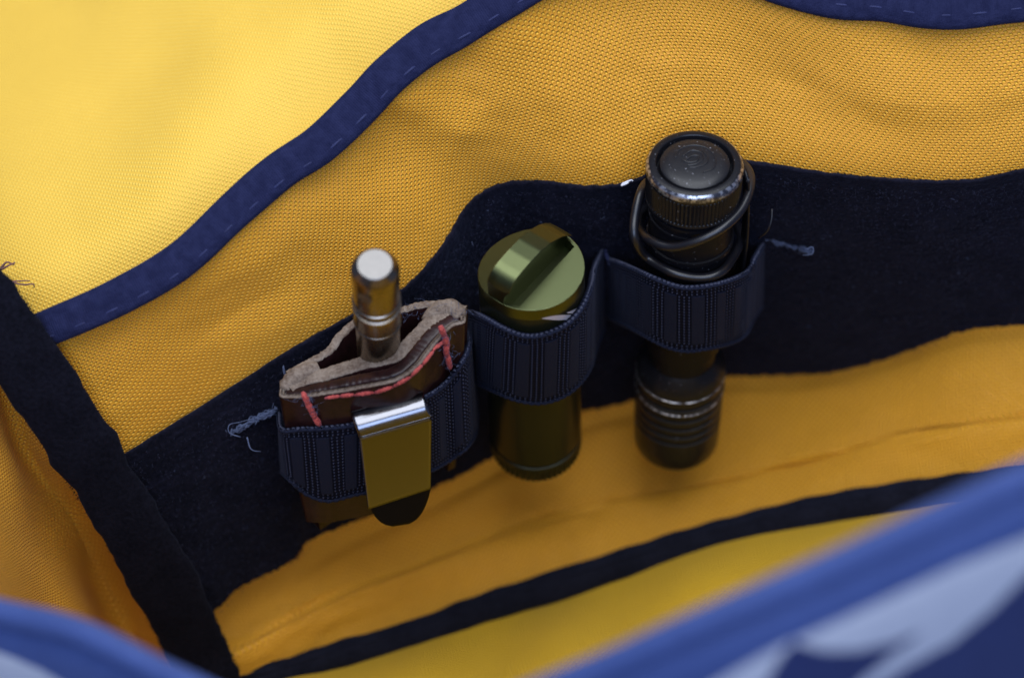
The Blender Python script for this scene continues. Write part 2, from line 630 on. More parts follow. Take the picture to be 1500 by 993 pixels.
# rim binding with its row of stitches
rq = arcspline(rim, 260)
nn = len(rq)
wv = np.interp(np.linspace(0, 1, nn), [0, .1, .3, .5, .62, .75, 1], [4.3, 4.5, 4.8, 5.0, 5.4, 7.0, 6.6]) + smooth_noise((4, nn), (30, 1), .16)[1]
rq2 = rq - FWD * .0012 + UPV * np.interp(np.linspace(0, 1, nn), [0, .6, .75, 1], [0, 0, .0015, .0015])[:, None]
tube('rim_binding', rq2, wv, binding_navy, bag, b=1.6 + smooth_noise((4, nn), (40, 1), .12)[1], k=20, power=.75)
bind_t, bind_s, bind_n = frames(rq2)
st_mesh = None
L = 255
for i in range(6, nn - 6, 7):
    for sgn in (1,):
        side = bind_s[i] if bind_s[i].dot(UPV) < 0 else -bind_s[i]
        p = rq2[i] + side * (wv[i] * .52) * MM + bind_n[i] * 1.38 * MM
        t = bind_t[i]
        pa = np.array([p - t * 1.9 * MM - bind_n[i] * .35 * MM, p - t * 1.0 * MM, p + t * 1.0 * MM, p + t * 1.9 * MM - bind_n[i] * .35 * MM])
        tube('binding_stitch', catmull(pa, 7), .27, binding_stitch, bag, k=6)

# flap lying open behind the rim
F0 = [(x - 10, y + 12, d + 22) for x, y, d in RIM]
F1 = [(x * .97 - 60, y - 130, d + 30) for x, y, d in RIM]
F2 = [(x * .95 - 130, y - 330, d + 62) for x, y, d in RIM]
F3 = [(x * .92 - 220, y - 620, d + 120) for x, y, d in RIM]
F4 = [(x * .9 - 300, y - 900, d + 190) for x, y, d in RIM]
V = loft([PL(F0), PL(F1), PL(F2), PL(F3), PL(F4)], 300, 240)
dn = smooth_noise(V.shape[:2], (8, 6), .0012)
sheet('flap', V, yellow_flap_lit, bag, 1.0, disp=dn)
paths = [PL([(-30, 402, 8), (0, 395, 6), (12, 389, 5), (22, 385, 6)]), PL([(-10, 404, 7), (10, 410, 4), (32, 417, 3), (48, 416, 4), (50, 421, 5)]),
         PL([(0, 414, 6), (20, 412, 4), (44, 411, 4)]), PL([(2, 392, 6), (10, 384, 5), (21, 388, 6)])]
joined_tubes('loose_thread', [catmull(p, 10) for p in paths], .35, brown_thread, bag, 5)

# floor of the bag
FL_A = [(230, 900, 56), (320, 885, 58), (450, 785, 66), (640, 705, 80), (785, 625, 92), (885, 590, 96), (1000, 555, 100), (1140, 540, 96), (1290, 520, 82), (1430, 472, 66), (1640, 460, 56)]
FL_A = [(x, y - 12, d) for x, y, d in FL_A]
FL_B = [(240, 960, 54), (350, 930, 56), (500, 850, 66), (660, 790, 78), (790, 740, 86), (900, 715, 88), (1010, 700, 88), (1150, 665, 82), (1290, 632, 72), (1430, 605, 62), (1640, 575, 54)]
FL_C = [(250, 985, 49), (360, 945, 52), (510, 868, 63), (670, 806, 75), (800, 757, 85), (905, 731, 88), (1015, 712, 88), (1155, 678, 82), (1295, 645, 72), (1435, 618, 62), (1640, 588, 53)]
FL_D = [(260, 1005, 47), (370, 960, 51), (520, 886, 62), (680, 826, 73), (810, 776, 81), (912, 748, 84), (1022, 728, 84), (1160, 694, 79), (1300, 662, 69), (1440, 636, 59), (1640, 606, 50)]
FL_E = [(280, 1040, 52), (390, 1000, 54), (540, 950, 62), (700, 905, 70), (820, 868, 74), (920, 830, 76), (1030, 790, 76), (1165, 760, 72), (1310, 736, 66), (1450, 716, 60), (1640, 690, 54)]
V = loft([PL(FL_A), PL(FL_B), PL(FL_C), PL(FL_D), PL(FL_E)], 240, 160)
sheet('floor_lining', V, yellow_floor_lit, bag, .9, disp=smooth_noise(V.shape[:2], (9, 5), .0006) + smooth_noise(V.shape[:2], (26, 12), .00018))

# piping between floor and front wall
PP = [(270, 1015, 52), (345, 1000, 53), (420, 984, 54), (500, 958, 57), (604, 930, 62), (705, 892, 68), (800, 862, 71), (900, 831, 72), (1010, 797, 72), (1105, 772, 70), (1203, 749, 67), (1310, 731, 63), (1400, 719, 59), (1490, 709, 56), (1640, 688, 52)]
pq = arcspline(PL(PP), 320)
n = len(pq)
hw = np.interp(np.linspace(0, 1, n), [0, .12, .3, .6, 1], [3.6, 3.6, 4.0, 4.4, 4.6]) + .35 * np.sin(np.linspace(0, 62, n) + smooth_noise((4, n), (9, 1), 1.5)[1]) ** 2
tube('floor_piping', pq, hw, piping_navy, bag, b=2.6 + smooth_noise((4, n), (60, 1), .15)[1], k=18)
t, s, nr = frames(pq)
sg = np.where((s @ UPV)[:, None] > 0, 1, -1)
cord = pq + s * sg * (hw * .45)[:, None] * MM + nr * 2.0 * MM
tube('piping_seam', cord, .55 + smooth_noise((4, n), (70, 1), .08)[1], piping_navy, bag, k=8)

# front wall, inside
FW_A = [(x, y + 8, d + 2) for x, y, d in PP]
FW_B = [(x + 25, y + 110, d - 36) for x, y, d in PP]
FW_C = [(x + 60, y + 240, d - 70) for x, y, d in PP]
FR_x = [-330, -160, 0, 120, 260, 430, 640, 835, 1010, 1203, 1379, 1495, 1650]
FR = [(-330, 850, -100), (-160, 855, -108), (0, 896, -116), (120, 926, -124), (255, 992, -132), (430, 1062, -142), (640, 1062, -154), (850, 990, -166), (1010, 920, -174), (1203, 836, -180),
      (1379, 755, -185), (1495, 702, -188), (1650, 636, -192)]
fr3 = PL(FR)
front_rim_right = catmull(fr3[4:], len(PP))
V = loft([PL(FW_A), PL(FW_B), PL(FW_C), front_rim_right + FWD * .055 - UPV * .022, front_rim_right - UPV * .004 + FWD * .004], 240, 140)
sheet('front_lining', V, yellow_front_lit, bag, .9, disp=smooth_noise(V.shape[:2], (12, 5), .0012))

# side gusset
GS = [(-20, 435, -12), (45, 520, -8), (100, 610, 0), (170, 728, 12), (245, 870, 32), (290, 955, 42), (340, 1070, 50)]
G1 = [(-80, 450, -11), (-12, 550, 1), (32, 645, 14), (102, 765, 32), (176, 905, 50), (221, 990, 57), (281, 1090, 60)]
G2 = [(-110, 470, -20), (-40, 570, -12), (-8, 680, -8), (52, 800, 4), (120, 930, 18), (165, 1010, 24), (230, 1110, 30)]
G3 = [(-170, 500, -40), (-90, 600, -38), (-60, 720, -34), (0, 830, -30), (60, 950, -22), (110, 1030, -18), (190, 1130, -10)]
G4 = [(-300, 560, -70), (-220, 650, -70), (-170, 760, -72), (-120, 860, -76), (-40, 980, -80), (40, 1060, -84), (130, 1150, -90)]
V = loft([PL(GS), PL(G1), PL(G2), PL(G3), PL(G4)], 200, 200)
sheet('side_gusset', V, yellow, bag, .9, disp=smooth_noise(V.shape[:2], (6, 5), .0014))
# black tape over the corner seam
SS = [(-70, 385, -24), (-12, 452, -22), (40, 530, -17), (105, 628, -7), (165, 722, 4), (215, 806, 14), (258, 885, 26), (292, 960, 38), (330, 1060, 46)]
sq = arcspline(PL(SS), 160)
n = len(sq)
tube('seam_tape', sq - FWD * .001, np.interp(np.linspace(0, 1, n), [0, .2, .5, .8, 1], [7.5, 8.0, 7.6, 8.0, 8.6]) + smooth_noise((4, n), (14, 1), .45)[1] + smooth_noise((4, n), (60, 1), .18)[1], black_tape, bag, b=2.4, k=20, power=.8)

# nap standing off both edges of the tape
st_t, st_s, st_n = frames(sq)
paths = []
for _ in range(2600):
    i = rng.integers(2, 157)
    e = random.choice((-1, 1))
    w = np.interp(i / 159, [0, .2, .5, .8, 1], [7.5, 8.0, 7.6, 8.0, 8.6]) * random.uniform(.93, 1.0)
    p = sq[i] + st_s[i] * e * w * MM + st_n[i] * random.uniform(.2, 1.2) * MM
    d = unit(st_s[i] * e + st_t[i] * random.gauss(0, .7) + st_n[i] * random.uniform(0, .8))
    l = random.uniform(.3, .9) * MM
    paths.append(np.array([p, p + d * l * .6, p + d * l + rng.normal(size=3) * .15 * MM]))
joined_tubes('tape_nap', paths, .06, black_tape, bag, 3)['kind'] = 'stuff'

# outer front: rim binding, then printed cloth falling away towards the viewer
q0 = fr3
q1 = PL([(x + 30, y + 90, d + 4) for x, y, d in FR])
q2 = PL([(x + 75, y + 260, d + 32) for x, y, d in FR])
q3 = PL([(x + 130, y + 480, d + 80) for x, y, d in FR])
V = loft([q0, q1, q2, q3], 460, 220)
WHITE = [(1045, 1000), (1125, 955), (1255, 897), (1404, 828), (1500, 790), (1700, 705), (1700, 740), (1560, 790), (1500, 845), (1455, 891), (1394, 941), (1329, 976), (1285, 1005), (1220, 1060), (960, 1060)]
NOTCH = [(1122, 1002), (1140, 965), (1163, 939), (1203, 953), (1260, 952), (1310, 940), (1356, 922), (1300, 965), (1255, 1002), (1200, 1070), (1080, 1070)]
LEFTW = [(-330, 900), (-160, 915), (0, 955), (60, 980), (110, 1010), (90, 1060), (-330, 1060)]


def inside(poly, x, y):
    r = np.zeros(x.shape, bool)
    k = len(poly)
    for i in range(k):
        x0, y0 = poly[i]
        x1, y1 = poly[(i + 1) % k]
        if y0 == y1:
            continue
        c = ((y0 > y) != (y1 > y)) & (x < (x1 - x0) * (y - y0) / (y1 - y0) + x0)
        r ^= c
    return r


def print_zones(V):
    c = (V[:-1, :-1] + V[1:, 1:]) / 2 - EYE
    z = c @ FWD
    x = 750 + (c @ RGT) / z * FPX
    y = 496.5 - (c @ UPV) / z * FPX
    r = np.zeros(x.shape, int)
    low = (x > 1200) & (y > 800) & ~inside(WHITE, x, y)
    lower_edge = np.interp(x, [1122, 1285, 1329, 1394, 1455, 1500, 1700], [1100, 1005, 976, 941, 891, 845, 740])
    r[(y > lower_edge) & (x > 1100)] = 1
    r[inside(WHITE, x, y)] = 2
    r[inside(NOTCH, x, y)] = 1
    r[inside(LEFTW, x, y)] = 2
    return r.ravel()


sheet('front_panel', V, [blue_cloth, blue_deep, white_print], bag, 1.2, mat_fn=print_zones)
fq = arcspline(fr3, 200)
tube('front_rim_binding', fq, 2.6, blue_cloth, bag, b=2.2, k=14)

# ------------------------------------------------------------------ torches: axes
AX_R = Axis(P(1018, 238, -12), P(990, 641, 69))
AX_M = Axis(P(778, 391, -10), P(785, 650, 55))
AX_P = Axis(P(549, 387, -42), P(556, 530, -2))

# ------------------------------------------------------------------ elastic organiser strap
org = thing('elastic_organiser', P(760, 500, 40), 'navy woven elastic strap with three loops fixed along the dark fuzzy band', 'strap')
LP_M_T = [(676, 456, 'b-2'), (703, 463, None), (737, 481, None), (766, 492, None), (795, 491, None), (828, 477, None), (850, 455, None), (865, 424, None), (872, 392, 18), (884, 366, 'b-2')]
LP_M_B = [(684, 548, 'b-2'), (702, 562, None), (733, 577, None), (762, 587, None), (793, 590, None), (824, 581, None), (848, 563, None), (864, 540, None), (872, 515, 45), (886, 478, 'b-2')]
LP_R_T = [(888, 380, 'b-2'), (915, 389, None), (949, 404, None), (978, 416, None), (1005, 422, None), (1040, 419, None), (1076, 409, None), (1097, 397, None), (1107, 378, 14), (1120, 356, 'b-2')]
LP_R_B = [(889, 462, 'b-2'), (915, 475, None), (949, 494, None), (977, 508, None), (1005, 514, None), (1038, 510, None), (1072, 502, None), (1092, 490, None), (1103, 468, 46), (1118, 446, 'b-2')]

# sheath front curve (outer ply) and its depth
SH = [(414, 574), (428, 577), (465, 574), (520, 565), (580, 552), (612, 531), (640, 497), (664, 470), (676, 462)]


def line_y(x):
    return 555 - (x - 420) * .397


def sh_front(px):
    xs = [p[0] for p in SH]
    y = np.interp(px, xs, [p[1] for p in SH])
    return y, -8 - (y - line_y(px)) * .167


DOWN = unit(P(750, 596, 16.7) - P(750, 496, 0))
OUTER = [(424, 552, 0), (412, 562, 0), (409, 578, 0), (420, 581, 0), (440, 581, 0), (465, 578, 0), (520, 569, 0), (580, 556, 0), (612, 535, 0), (640, 500, 0), (662, 477, 0), (680, 471, 0), (682, 462, 0), (674, 457, 0)]


def top_edge(curve):
    return np.array([P(x, y, -8 - (y - line_y(x)) * .167 + e) for x, y, e in curve])


OUT3 = arcspline(top_edge(OUTER), 300)
E1 = unit(np.cross(DOWN, np.array((0, 1.0, 0))))
E2 = np.cross(DOWN, E1)
OUT2 = np.stack([OUT3 @ E1, OUT3 @ E2], 1)


def sh_hit(px, py, off):
    """sight line of a pixel against the outer leather face, lifted off mm towards the viewer"""
    d = unit(FWD + RGT * (px - 750) / FPX + UPV * (496.5 - py) / FPX)
    o = np.array((EYE @ E1, EYE @ E2))
    r = np.array((d @ E1, d @ E2))
    perp = np.array((-r[1], r[0])) / np.linalg.norm(r)
    sd = (OUT2 - o) @ perp
    k = ((OUT2 - o) @ r) / (r @ r)
    cr = np.where(np.sign(sd[:-1]) != np.sign(sd[1:]))[0]
    kk = k[cr].min() if len(cr) else k[np.abs(sd).argmin()]
    return EYE + d * (kk - off * MM)


def sh_depth(px, py):
    return ((sh_hit(px, py, 0) - EYE) @ FWD - DIST) / MM


LP_L_T = [(408, 606, 'b-2'), (413, 630, None), (440, 629, None), (470, 628, None), (520, 622, None), (575, 604, None), (628, 580, None), (655, 560, None), (678, 530, None), (688, 503, 2), (684, 478, 'b-2')]
LP_L_B = [(412, 690, 'b-2'), (422, 700, None), (447, 722, None), (480, 733, None), (520, 724, None), (575, 712, None), (630, 690, None), (660, 673, None), (684, 655, None), (697, 628, 38), (696, 584, 'b-2')]


def edge_points(pts, depth_fn):
    out = []
    for x, y, d in pts:
        if d is None:
            out.append(depth_fn(x, y))
        elif isinstance(d, str):
            out.append(P(x, y, band_depth(x, y) + float(d[1:])))
        else:
            out.append(P(x, y, d))
    return np.array(out)


def woven_strip(name, top, bot, parent, rows=150, period=6.9, bow=0.0):
    """woven elastic: ribs of raised knots between flat bands, knotted rows and a rolled cord at both edges"""
    n = 520
    T = catmull(top, n)
    B = catmull(bot, n)
    Lm = np.concatenate([[0], np.cumsum(np.linalg.norm(np.diff((T + B) / 2, axis=0), axis=1))]) / MM
    # equal arc length along the strap
    t = np.linspace(0, Lm[-1], n)
    T = np.stack([np.interp(t, Lm, T[:, k]) for k in range(3)], 1)
    B = np.stack([np.interp(t, Lm, B[:, k]) for k in range(3)], 1)
    v = np.linspace(0, 1, rows)[:, None, None]
    V = T[None] * (1 - v) + B[None] * v
    nrm = grid_normals(V)
    width = np.linalg.norm(T - B, axis=1).mean() / MM
    U = np.broadcast_to(t, (rows, n))
    W = np.linspace(0, width, rows)[:, None] * np.ones((1, n))
    ph = U % period
    knot = ph < 3.66
    pitch = 1.22
    kn = np.clip(np.cos(2 * math.pi * (ph - .61) / pitch), 0, 1) * np.clip(np.cos(2 * math.pi * W / pitch), -0.2, 1)
    rim_zone = (W < 3.4) | (W > width - 3.0)
    kr = np.clip(np.cos(2 * math.pi * U / pitch), 0, 1) * np.clip(np.cos(2 * math.pi * W / pitch), -.2, 1)
    h = np.where(rim_zone, kr, np.where(knot, kn, .62 + .06 * np.sin(W * 9) * np.sin(U * 7)))
    h = np.clip(h, 0, 1)
    disp = .6 * h
    V2 = V + nrm * (disp * MM)[..., None] + nrm * (np.sin(np.linspace(0, math.pi, rows))[:, None, None] * bow * MM)
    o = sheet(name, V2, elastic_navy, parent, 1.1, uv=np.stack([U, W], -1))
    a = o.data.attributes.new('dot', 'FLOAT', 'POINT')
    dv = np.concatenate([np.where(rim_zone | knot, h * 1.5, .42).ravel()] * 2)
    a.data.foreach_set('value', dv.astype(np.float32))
    # rolled edge cords: a twisted row
    for E, nm in ((T, 'edge_cord'), (B, 'edge_cord')):
        q = arcspline(E + nrm[0 if E is T else -1] * .15 * MM, 420)
        tw = .48 + .10 * np.sin(np.linspace(0, 420 * .9, 420))
        c = tube(nm, q, tw, elastic_navy, o, k=7)
        a = c.data.attributes.new('dot', 'FLOAT', 'POINT')
        a.data.foreach_set('value', np.full(len(c.data.vertices), .42, np.float32))
    return o


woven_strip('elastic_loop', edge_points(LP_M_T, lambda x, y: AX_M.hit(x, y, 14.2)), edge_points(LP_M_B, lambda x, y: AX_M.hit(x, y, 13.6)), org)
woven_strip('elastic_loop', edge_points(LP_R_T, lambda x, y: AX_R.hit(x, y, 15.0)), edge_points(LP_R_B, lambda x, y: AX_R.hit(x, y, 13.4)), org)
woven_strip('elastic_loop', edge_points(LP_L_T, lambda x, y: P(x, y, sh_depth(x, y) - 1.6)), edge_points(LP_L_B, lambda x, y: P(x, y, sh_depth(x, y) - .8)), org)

# backing strap between and behind the loops
BK = [(338, 640), (372, 616), (408, 602), (470, 566), (540, 530), (610, 490), (674, 452), (690, 420), (706, 388), (745, 366), (800, 362), (850, 362), (886, 367), (930, 346), (1000, 334), (1070, 338), (1122, 346), (1150, 356), (1186, 372)]
top = np.array([P(x, y, band_depth(x, y) - 1.6) for x, y in BK])
bot = []
for i, (x, y) in enumerate(BK):
    yy = y + np.interp(x, [338, 410, 680, 886, 1186], [100, 100, 112, 118, 124])
    xx = x + np.interp(x, [338, 420, 700, 1186], [55, 20, 8, -8])
    bot.append(P(xx, yy, band_depth(xx, yy) - 1.6))
woven_strip('backing_strap', top, np.array(bot), org, 90)


def fray(c0, c1, depth, count, spread):
    a, b = np.array(c0, float), np.array(c1, float)
    out = []
    for _ in range(count):
        t0 = random.random()
        ln = random.uniform(.18, .5)
        pts = []
        for q in range(5):
            t = min(1.05, max(-.05, t0 + ln * (q / 4 - .5)))
            p = a + (b - a) * t + np.array([random.gauss(0, spread * .5), random.gauss(0, spread)])
            pts.append(P(p[0], p[1], depth - random.uniform(0.2, 2.0)))
        out.append(catmull(np.array(pts), 12))
    return out


joined_tubes('frayed_end', fray((342, 632), (402, 600), band_depth(370, 615) - 2.5, 50, 3.1) + [catmull(PL([(352, 640, 6), (336, 634, 5), (336, 622, 5), (352, 618, 6), (372, 612, 6)]), 14),
             catmull(PL([(362, 640, 8), (366, 655, 8), (372, 660, 8), (382, 661, 9)]), 10), catmull(PL([(420, 560, 2), (415, 535, 1), (416, 548, 1), (424, 556, 3)]), 10)], .2, fray_thread, org, 5)
joined_tubes('frayed_end', fray((1124, 348), (1186, 368), band_depth(1150, 356) - 2.5, 50, 3.1) + [catmull(PL([(1180, 366, 20), (1190, 362, 20), (1190, 372, 20), (1176, 374, 21)]), 12)], .2, fray_thread, org, 5)
for (x0, y0), (x1, y1) in (((673, 449), (682, 466)), ((883, 362), (893, 384))):
    joined_tubes('bar_tack', fray((x0, y0), (x1, y1), band_depth((x0 + x1) / 2, (y0 + y1) / 2) - 3.2, 26, 2.2), .24, binding_stitch, org, 5)
# loose thread end beside the right torch
tube('loose_thread', catmull(PL([(1131, 306, 8), (1130, 322, 8), (1124, 338, 9), (1112, 348, 12)]), 14), .25, cord_mat, org, k=6)

# ------------------------------------------------------------------ right torch
tr = thing('flashlight', AX_R.b, 'black flashlight with a worn round rubber tail button and a glossy cord wrapped round it', 'flashlight', 'flashlights in the elastic loops')
LR = AX_R.len
R = 11.7
lathe('tail_rim', AX_R, [(1.6, 9.0), (0.2, 9.3), (0.0, 9.5), (0, 10.4), (0.25, 11.0)], black_ano, tr, cap=False)
lathe('worn_edge', AX_R, [(.25, 11.0), (.7, 11.5), (1.3, 11.72), (2.1, 11.78)], worn_rim, tr, cap=False)
lathe('tail_cap', AX_R, [(2.1, 11.78), (2.4, 11.5), (3.2, 11.45), (3.3, 11.45), (10.2, 11.35), (10.4, 11.5), (11.0, 11.55), (11.2, 11.0), (11.2, 10.3)], black_ano, tr, 288,
      rib=lambda S, T: np.where((S > 3.25) & (S < 10.3), .22 * np.sin(T * 72), 0), cap=False)
lathe('switch_well', AX_R, [(1.6, 9.0), (2.6, 9.0), (2.8, 8.0)], black_ano, tr, cap=False)
BR = 8.55
lathe('switch_button', AX_R, [(2.8, BR), (1.2, BR), (.45, BR - .2), (.1, BR - .7), (-.25, BR - 2.2), (-.5, 4.2), (-.6, 2.0), (-.63, .01)], rubber, tr, cap=False)
# raised emblem on the button: an oval swirl round two leaf-like loops


def on_button(u, v, lift=.0):
    r = math.hypot(u, v)
    s = np.interp(r, [0, 2, 4.2, BR - 2.2, BR - .7], [-.63, -.6, -.5, -.25, .1])
    return AX_R.a + AX_R.n * (s - lift) * MM + AX_R.side * u * MM + AX_R.front * -v * MM


def emblem(pts):
    return catmull(np.array([on_button(u, v, .02) for u, v in pts]), 40)


EM = [[(-4.6, 1.2), (-3.4, 4.0), (-.2, 5.4), (3.2, 4.2), (4.9, .6), (4.2, -2.6), (1.6, -4.0)],
      [(-2.8, 1.6), (-.6, 3.4), (1.6, 2.6), (1.9, .4), (.2, -1.2), (-2.0, -1.6)],
      [(-2.6, -.2), (-.4, 1.6), (.9, 1.3), (.4, -.2), (-1.4, -.6), (-2.9, .1)],
      [(-1.6, -2.4), (.4, -2.2), (2.6, -1.0), (3.1, .8), (2.2, 3.0)]]
for e in EM:
    tube('emblem_line', emblem(e), .24, rubber, tr, k=8, b=.16)
body = [(11.2, 10.3), (12.5, 10.3), (12.6, 10.9), (13.4, 10.95), (13.5, 10.3), (15.5, 10.3), (15.6, 10.7), (16.3, 10.7), (16.4, 10.35), (24, 10.4), (24.2, 10.9), (25.5, 10.9), (25.7, 10.4),
        (40, 10.3), (.60 * LR, 10.2), (.605 * LR, 9.0), (.69 * LR, 9.0)]
lathe('battery_tube', AX_R, body, black_dull, tr, cap=False)
hd = [(.66 * LR, 9.0), (.68 * LR, 10.8), (.70 * LR, 11.75), (.72 * LR, 11.8)]
for f in (.755, .80, .832, .862, .892):
    hd += [(f * LR - .9, 11.8), (f * LR - .7, 11.2), (f * LR + .2, 11.2), (f * LR + .4, 11.8)]
hd += [(.95 * LR, 11.7), (.99 * LR, 11.6), (LR, 11.2), (LR, 9.8), (LR - 2, 9.4)]
lathe('head', AX_R, hd, black_ano, tr)
# worn bright ring at the head shoulder
for f, r in ((.722, 11.86), (.773, 11.86)):
    th = np.linspace(0, 2 * math.pi, 90)
    tube('worn_ring', AX_R.pt(f * LR + 0 * th, r - .06, th), .22, worn_rim, tr, k=6)
# pocket clip along its right side
s = np.linspace(6, 52, 40)
cp = AX_R.pt(s, 12.9 + 1.2 * np.sin((s - 6) / 46 * math.pi), math.radians(98))
tube('pocket_clip', cp, 2.6, black_ano, tr, b=.5, k=12, power=.6, facing=AX_R.pt(0, 10, math.radians(98)) - AX_R.a)

cordthing = thing('lanyard_cord', AX_R.pt(20, 0, 0), 'thin glossy black cord looped twice round the neck of the button-ended flashlight', 'cord')


def cord_path(pts):
    return np.array([AX_R.hit(x, y, r) if len(p) == 3 else P(x, y, p[3]) for p in pts for x, y, r in [p[:3]]])


A = [(968, 262, 0, 6), (948, 268, 0, 4), (938, 285, 0, -1), (930, 318, 0, -2), (930, 350, 0, -2), (948, 377, 12.6), (985, 399, 12.6), (1025, 407, 12.7), (1056, 399, 12.9), (1074, 376, 0, 8), (1086, 350, 0, 14), (1080, 330, 0, 22)]
B = [(1040, 225, 0, 12), (1075, 232, 0, 8), (1096, 250, 0, 2), (1099, 275, 0, -3), (1085, 308, 12.4), (1058, 334, 12.2), (1022, 353, 12.2), (985, 362, 12.2), (956, 354, 12.5), (938, 338, 0, 4), (936, 315, 0, 12), (950, 300, 0, 18)]
for q in (A, B):
    tube('cord_loop', arcspline(cord_path(q), 90), 1.18, cord_mat, cordthing, k=14)

# ------------------------------------------------------------------ middle torch
tm = thing('flashlight', AX_M.b, 'olive green flashlight with a raised bar across its round tail cap', 'flashlight', 'flashlights in the elastic loops')
LM = AX_M.len
RM = 12.9
ANG = math.radians(51)
ud, vd = math.cos(ANG), math.sin(ANG)          # bar direction on the disc (u to the right, v away from the viewer)


def on_disc(along, across, h):
    u = along * ud + across * vd
    v = along * vd - across * ud
    return AX_M.a + (-AX_M.n * h + AX_M.side * u - AX_M.front * v) * MM


A0, A1 = -3.5, 4.8                               # across: left and right flank of the bar
SLOT = (A1 - 3.5, A1)                            # a deep slot runs beside the bar


def face_drop(al, ac):
    d = np.clip(A0 + 2 - ac, 0, None) * .27      # the left half slopes away from the bar
    return np.where((ac > SLOT[0]) & (ac < SLOT[1]) & (np.abs(al) < .93 * np.sqrt(np.maximum(RF ** 2 - ac ** 2, 0))), 3.6, d)


RF = RM - .12
ac_st = np.array([-RF + .02, -12.2, -11, -9, -7, -5, -3, -1, 0.5, SLOT[0] - .001, SLOT[0] + .001, SLOT[0] + 1.2, SLOT[1] - .02, SLOT[1] + .02, 6, 7.5, 9, 10.5, 11.6, 12.3, RF - .02])
fs = np.sort(np.append(np.sin(np.linspace(-math.pi / 2, math.pi / 2, 45)), [-.931, -.929, .929, .931]))


def disc_pt(al, ac, s):
    u, v = al * ud + ac * vd, al * vd - ac * ud
    return AX_M.a + AX_M.n * np.asarray(s)[..., None] * MM + (AX_M.side * u[..., None] - AX_M.front * v[..., None]) * MM


AC, FSG = np.meshgrid(ac_st, fs, indexing='ij')
AL = FSG * np.sqrt(np.maximum(RF ** 2 - AC ** 2, 0))
o = raw('tail_face', disc_pt(AL, AC, face_drop(AL, AC)).reshape(-1, 3), gridfaces(len(ac_st), len(fs)), olive, tm)
o.data.set_sharp_from_angle(angle=math.radians(30))
tt = np.linspace(0, 2 * math.pi, 720, endpoint=False)
skirt = []
for r, e in ((RF - .02, 0), (RM - .03, .06), (RM, .22), (RM, None)):
    al, ac = r * np.cos(tt), r * np.sin(tt)
    top = face_drop(al * RF / r, ac * RF / r)
    skirt.append(disc_pt(al, ac, top + e if e is not None else np.full(720, 4.0)))
o = raw('cap_edge', np.array(skirt).reshape(-1, 3), gridfaces(4, 720, 0, True), olive, tm)
o.data.set_sharp_from_angle(angle=math.radians(40))
lathe('tail_cap', AX_M, [(3.9, RM), (14, RM), (14.2, RM - .3), (15, RM - .3), (15.2, RM)] + [(24, RM), (24.5, RM - .5)], olive_dark, tm, cap=False)
# the raised bar: arched top, ends following the round of the cap, scooped right flank


def bar_h(a):
    return np.interp(a, [-13, -11.8, -10.8, -9.6, -8, -4, 0, 4, 8, 10.5, 12.2, 13], [4.6, 6.6, 7.6, 8.2, 8.5, 8.8, 8.6, 7.6, 5.6, 3.6, 1.8, 1.0])


na, nc = 60, 13
rows = []
for i in range(na):
    f = -1 + 2 * i / (na - 1)
    row = []
    prof = []
    # cross profile: base-left, up the left flank, over the top, down the scooped right flank
    left = [(A0, 0), (A0, .5), (A0, .97)]
    topp = [(A0 + .25, 1), (A0 + 2.5, 1.0), (A1 - 3.2, 1.0), (A1 - 1.8, 1.0)]
    right = [(A1 - 1.68, .975), (A1 - 2.4, .86), (A1 - 3.1, .6), (A1 - 3.4, .3), (A1 - 3.45, .05), (A1 - 3.45, -1)]
    for ac, hh in left + topp + right:
        lim = math.sqrt(max(0, (RM - .05) ** 2 - ac ** 2))
        al = f * lim
        row.append(on_disc(al, ac, hh * bar_h(al) if hh > 0 else (-.05 if hh == 0 else -3.6)))
    rows.append(row)
V = np.array(rows)
F = gridfaces(V.shape[0], V.shape[1]).tolist()
k = V.shape[1]
F.append(list(range(k)))
F.append([(na - 1) * k + q for q in range(k)][::-1])
o = raw('grip_bar', V.reshape(-1, 3), F, olive, tm)
o.data.set_sharp_from_angle(angle=math.radians(32))
lathe('battery_tube', AX_M, [(24.5, RM - .5), (24.6, 12.0), (30, 12.0), (LM - 8, 12.2), (LM - 7.8, 11.7), (LM - 6.8, 11.7), (LM - 6.6, 12.2)], olive_dark, tm, cap=False)
lathe('head_bezel', AX_M, [(LM - 6.6, 12.2), (LM - 4.6, 12.2), (LM - 4.5, 12.1), (LM - .5, 12.0), (LM, 11.6), (LM, 10), (LM - 1.5, 9.5)], olive_dark, tm, 192,
      rib=lambda S, T: np.where((S > LM - 4.55) & (S < LM - .4), .25 * np.sin(T * 48), 0))


def patch(name, quad, axis, r, mat, parent, n=10):
    a = catmull(np.array(quad[0], float), n)
    b = catmull(np.array(quad[1], float), n)
    V = np.array([[axis.hit(x, y, r) for x, y in a], [axis.hit(x, y, r) for x, y in b]])
    return raw(name, V.reshape(-1, 3), gridfaces(2, n), mat, parent)


patch('printed_mark', ([(794, 466), (815, 462), (842, 461)], [(794, 467), (815, 469), (838, 468)]), AX_M, RM + .04, printing, tm)
patch('printed_mark', ([(830, 458), (840, 454), (847, 450)], [(832, 459), (842, 459), (846, 454)]), AX_M, RM + .04, printing, tm)

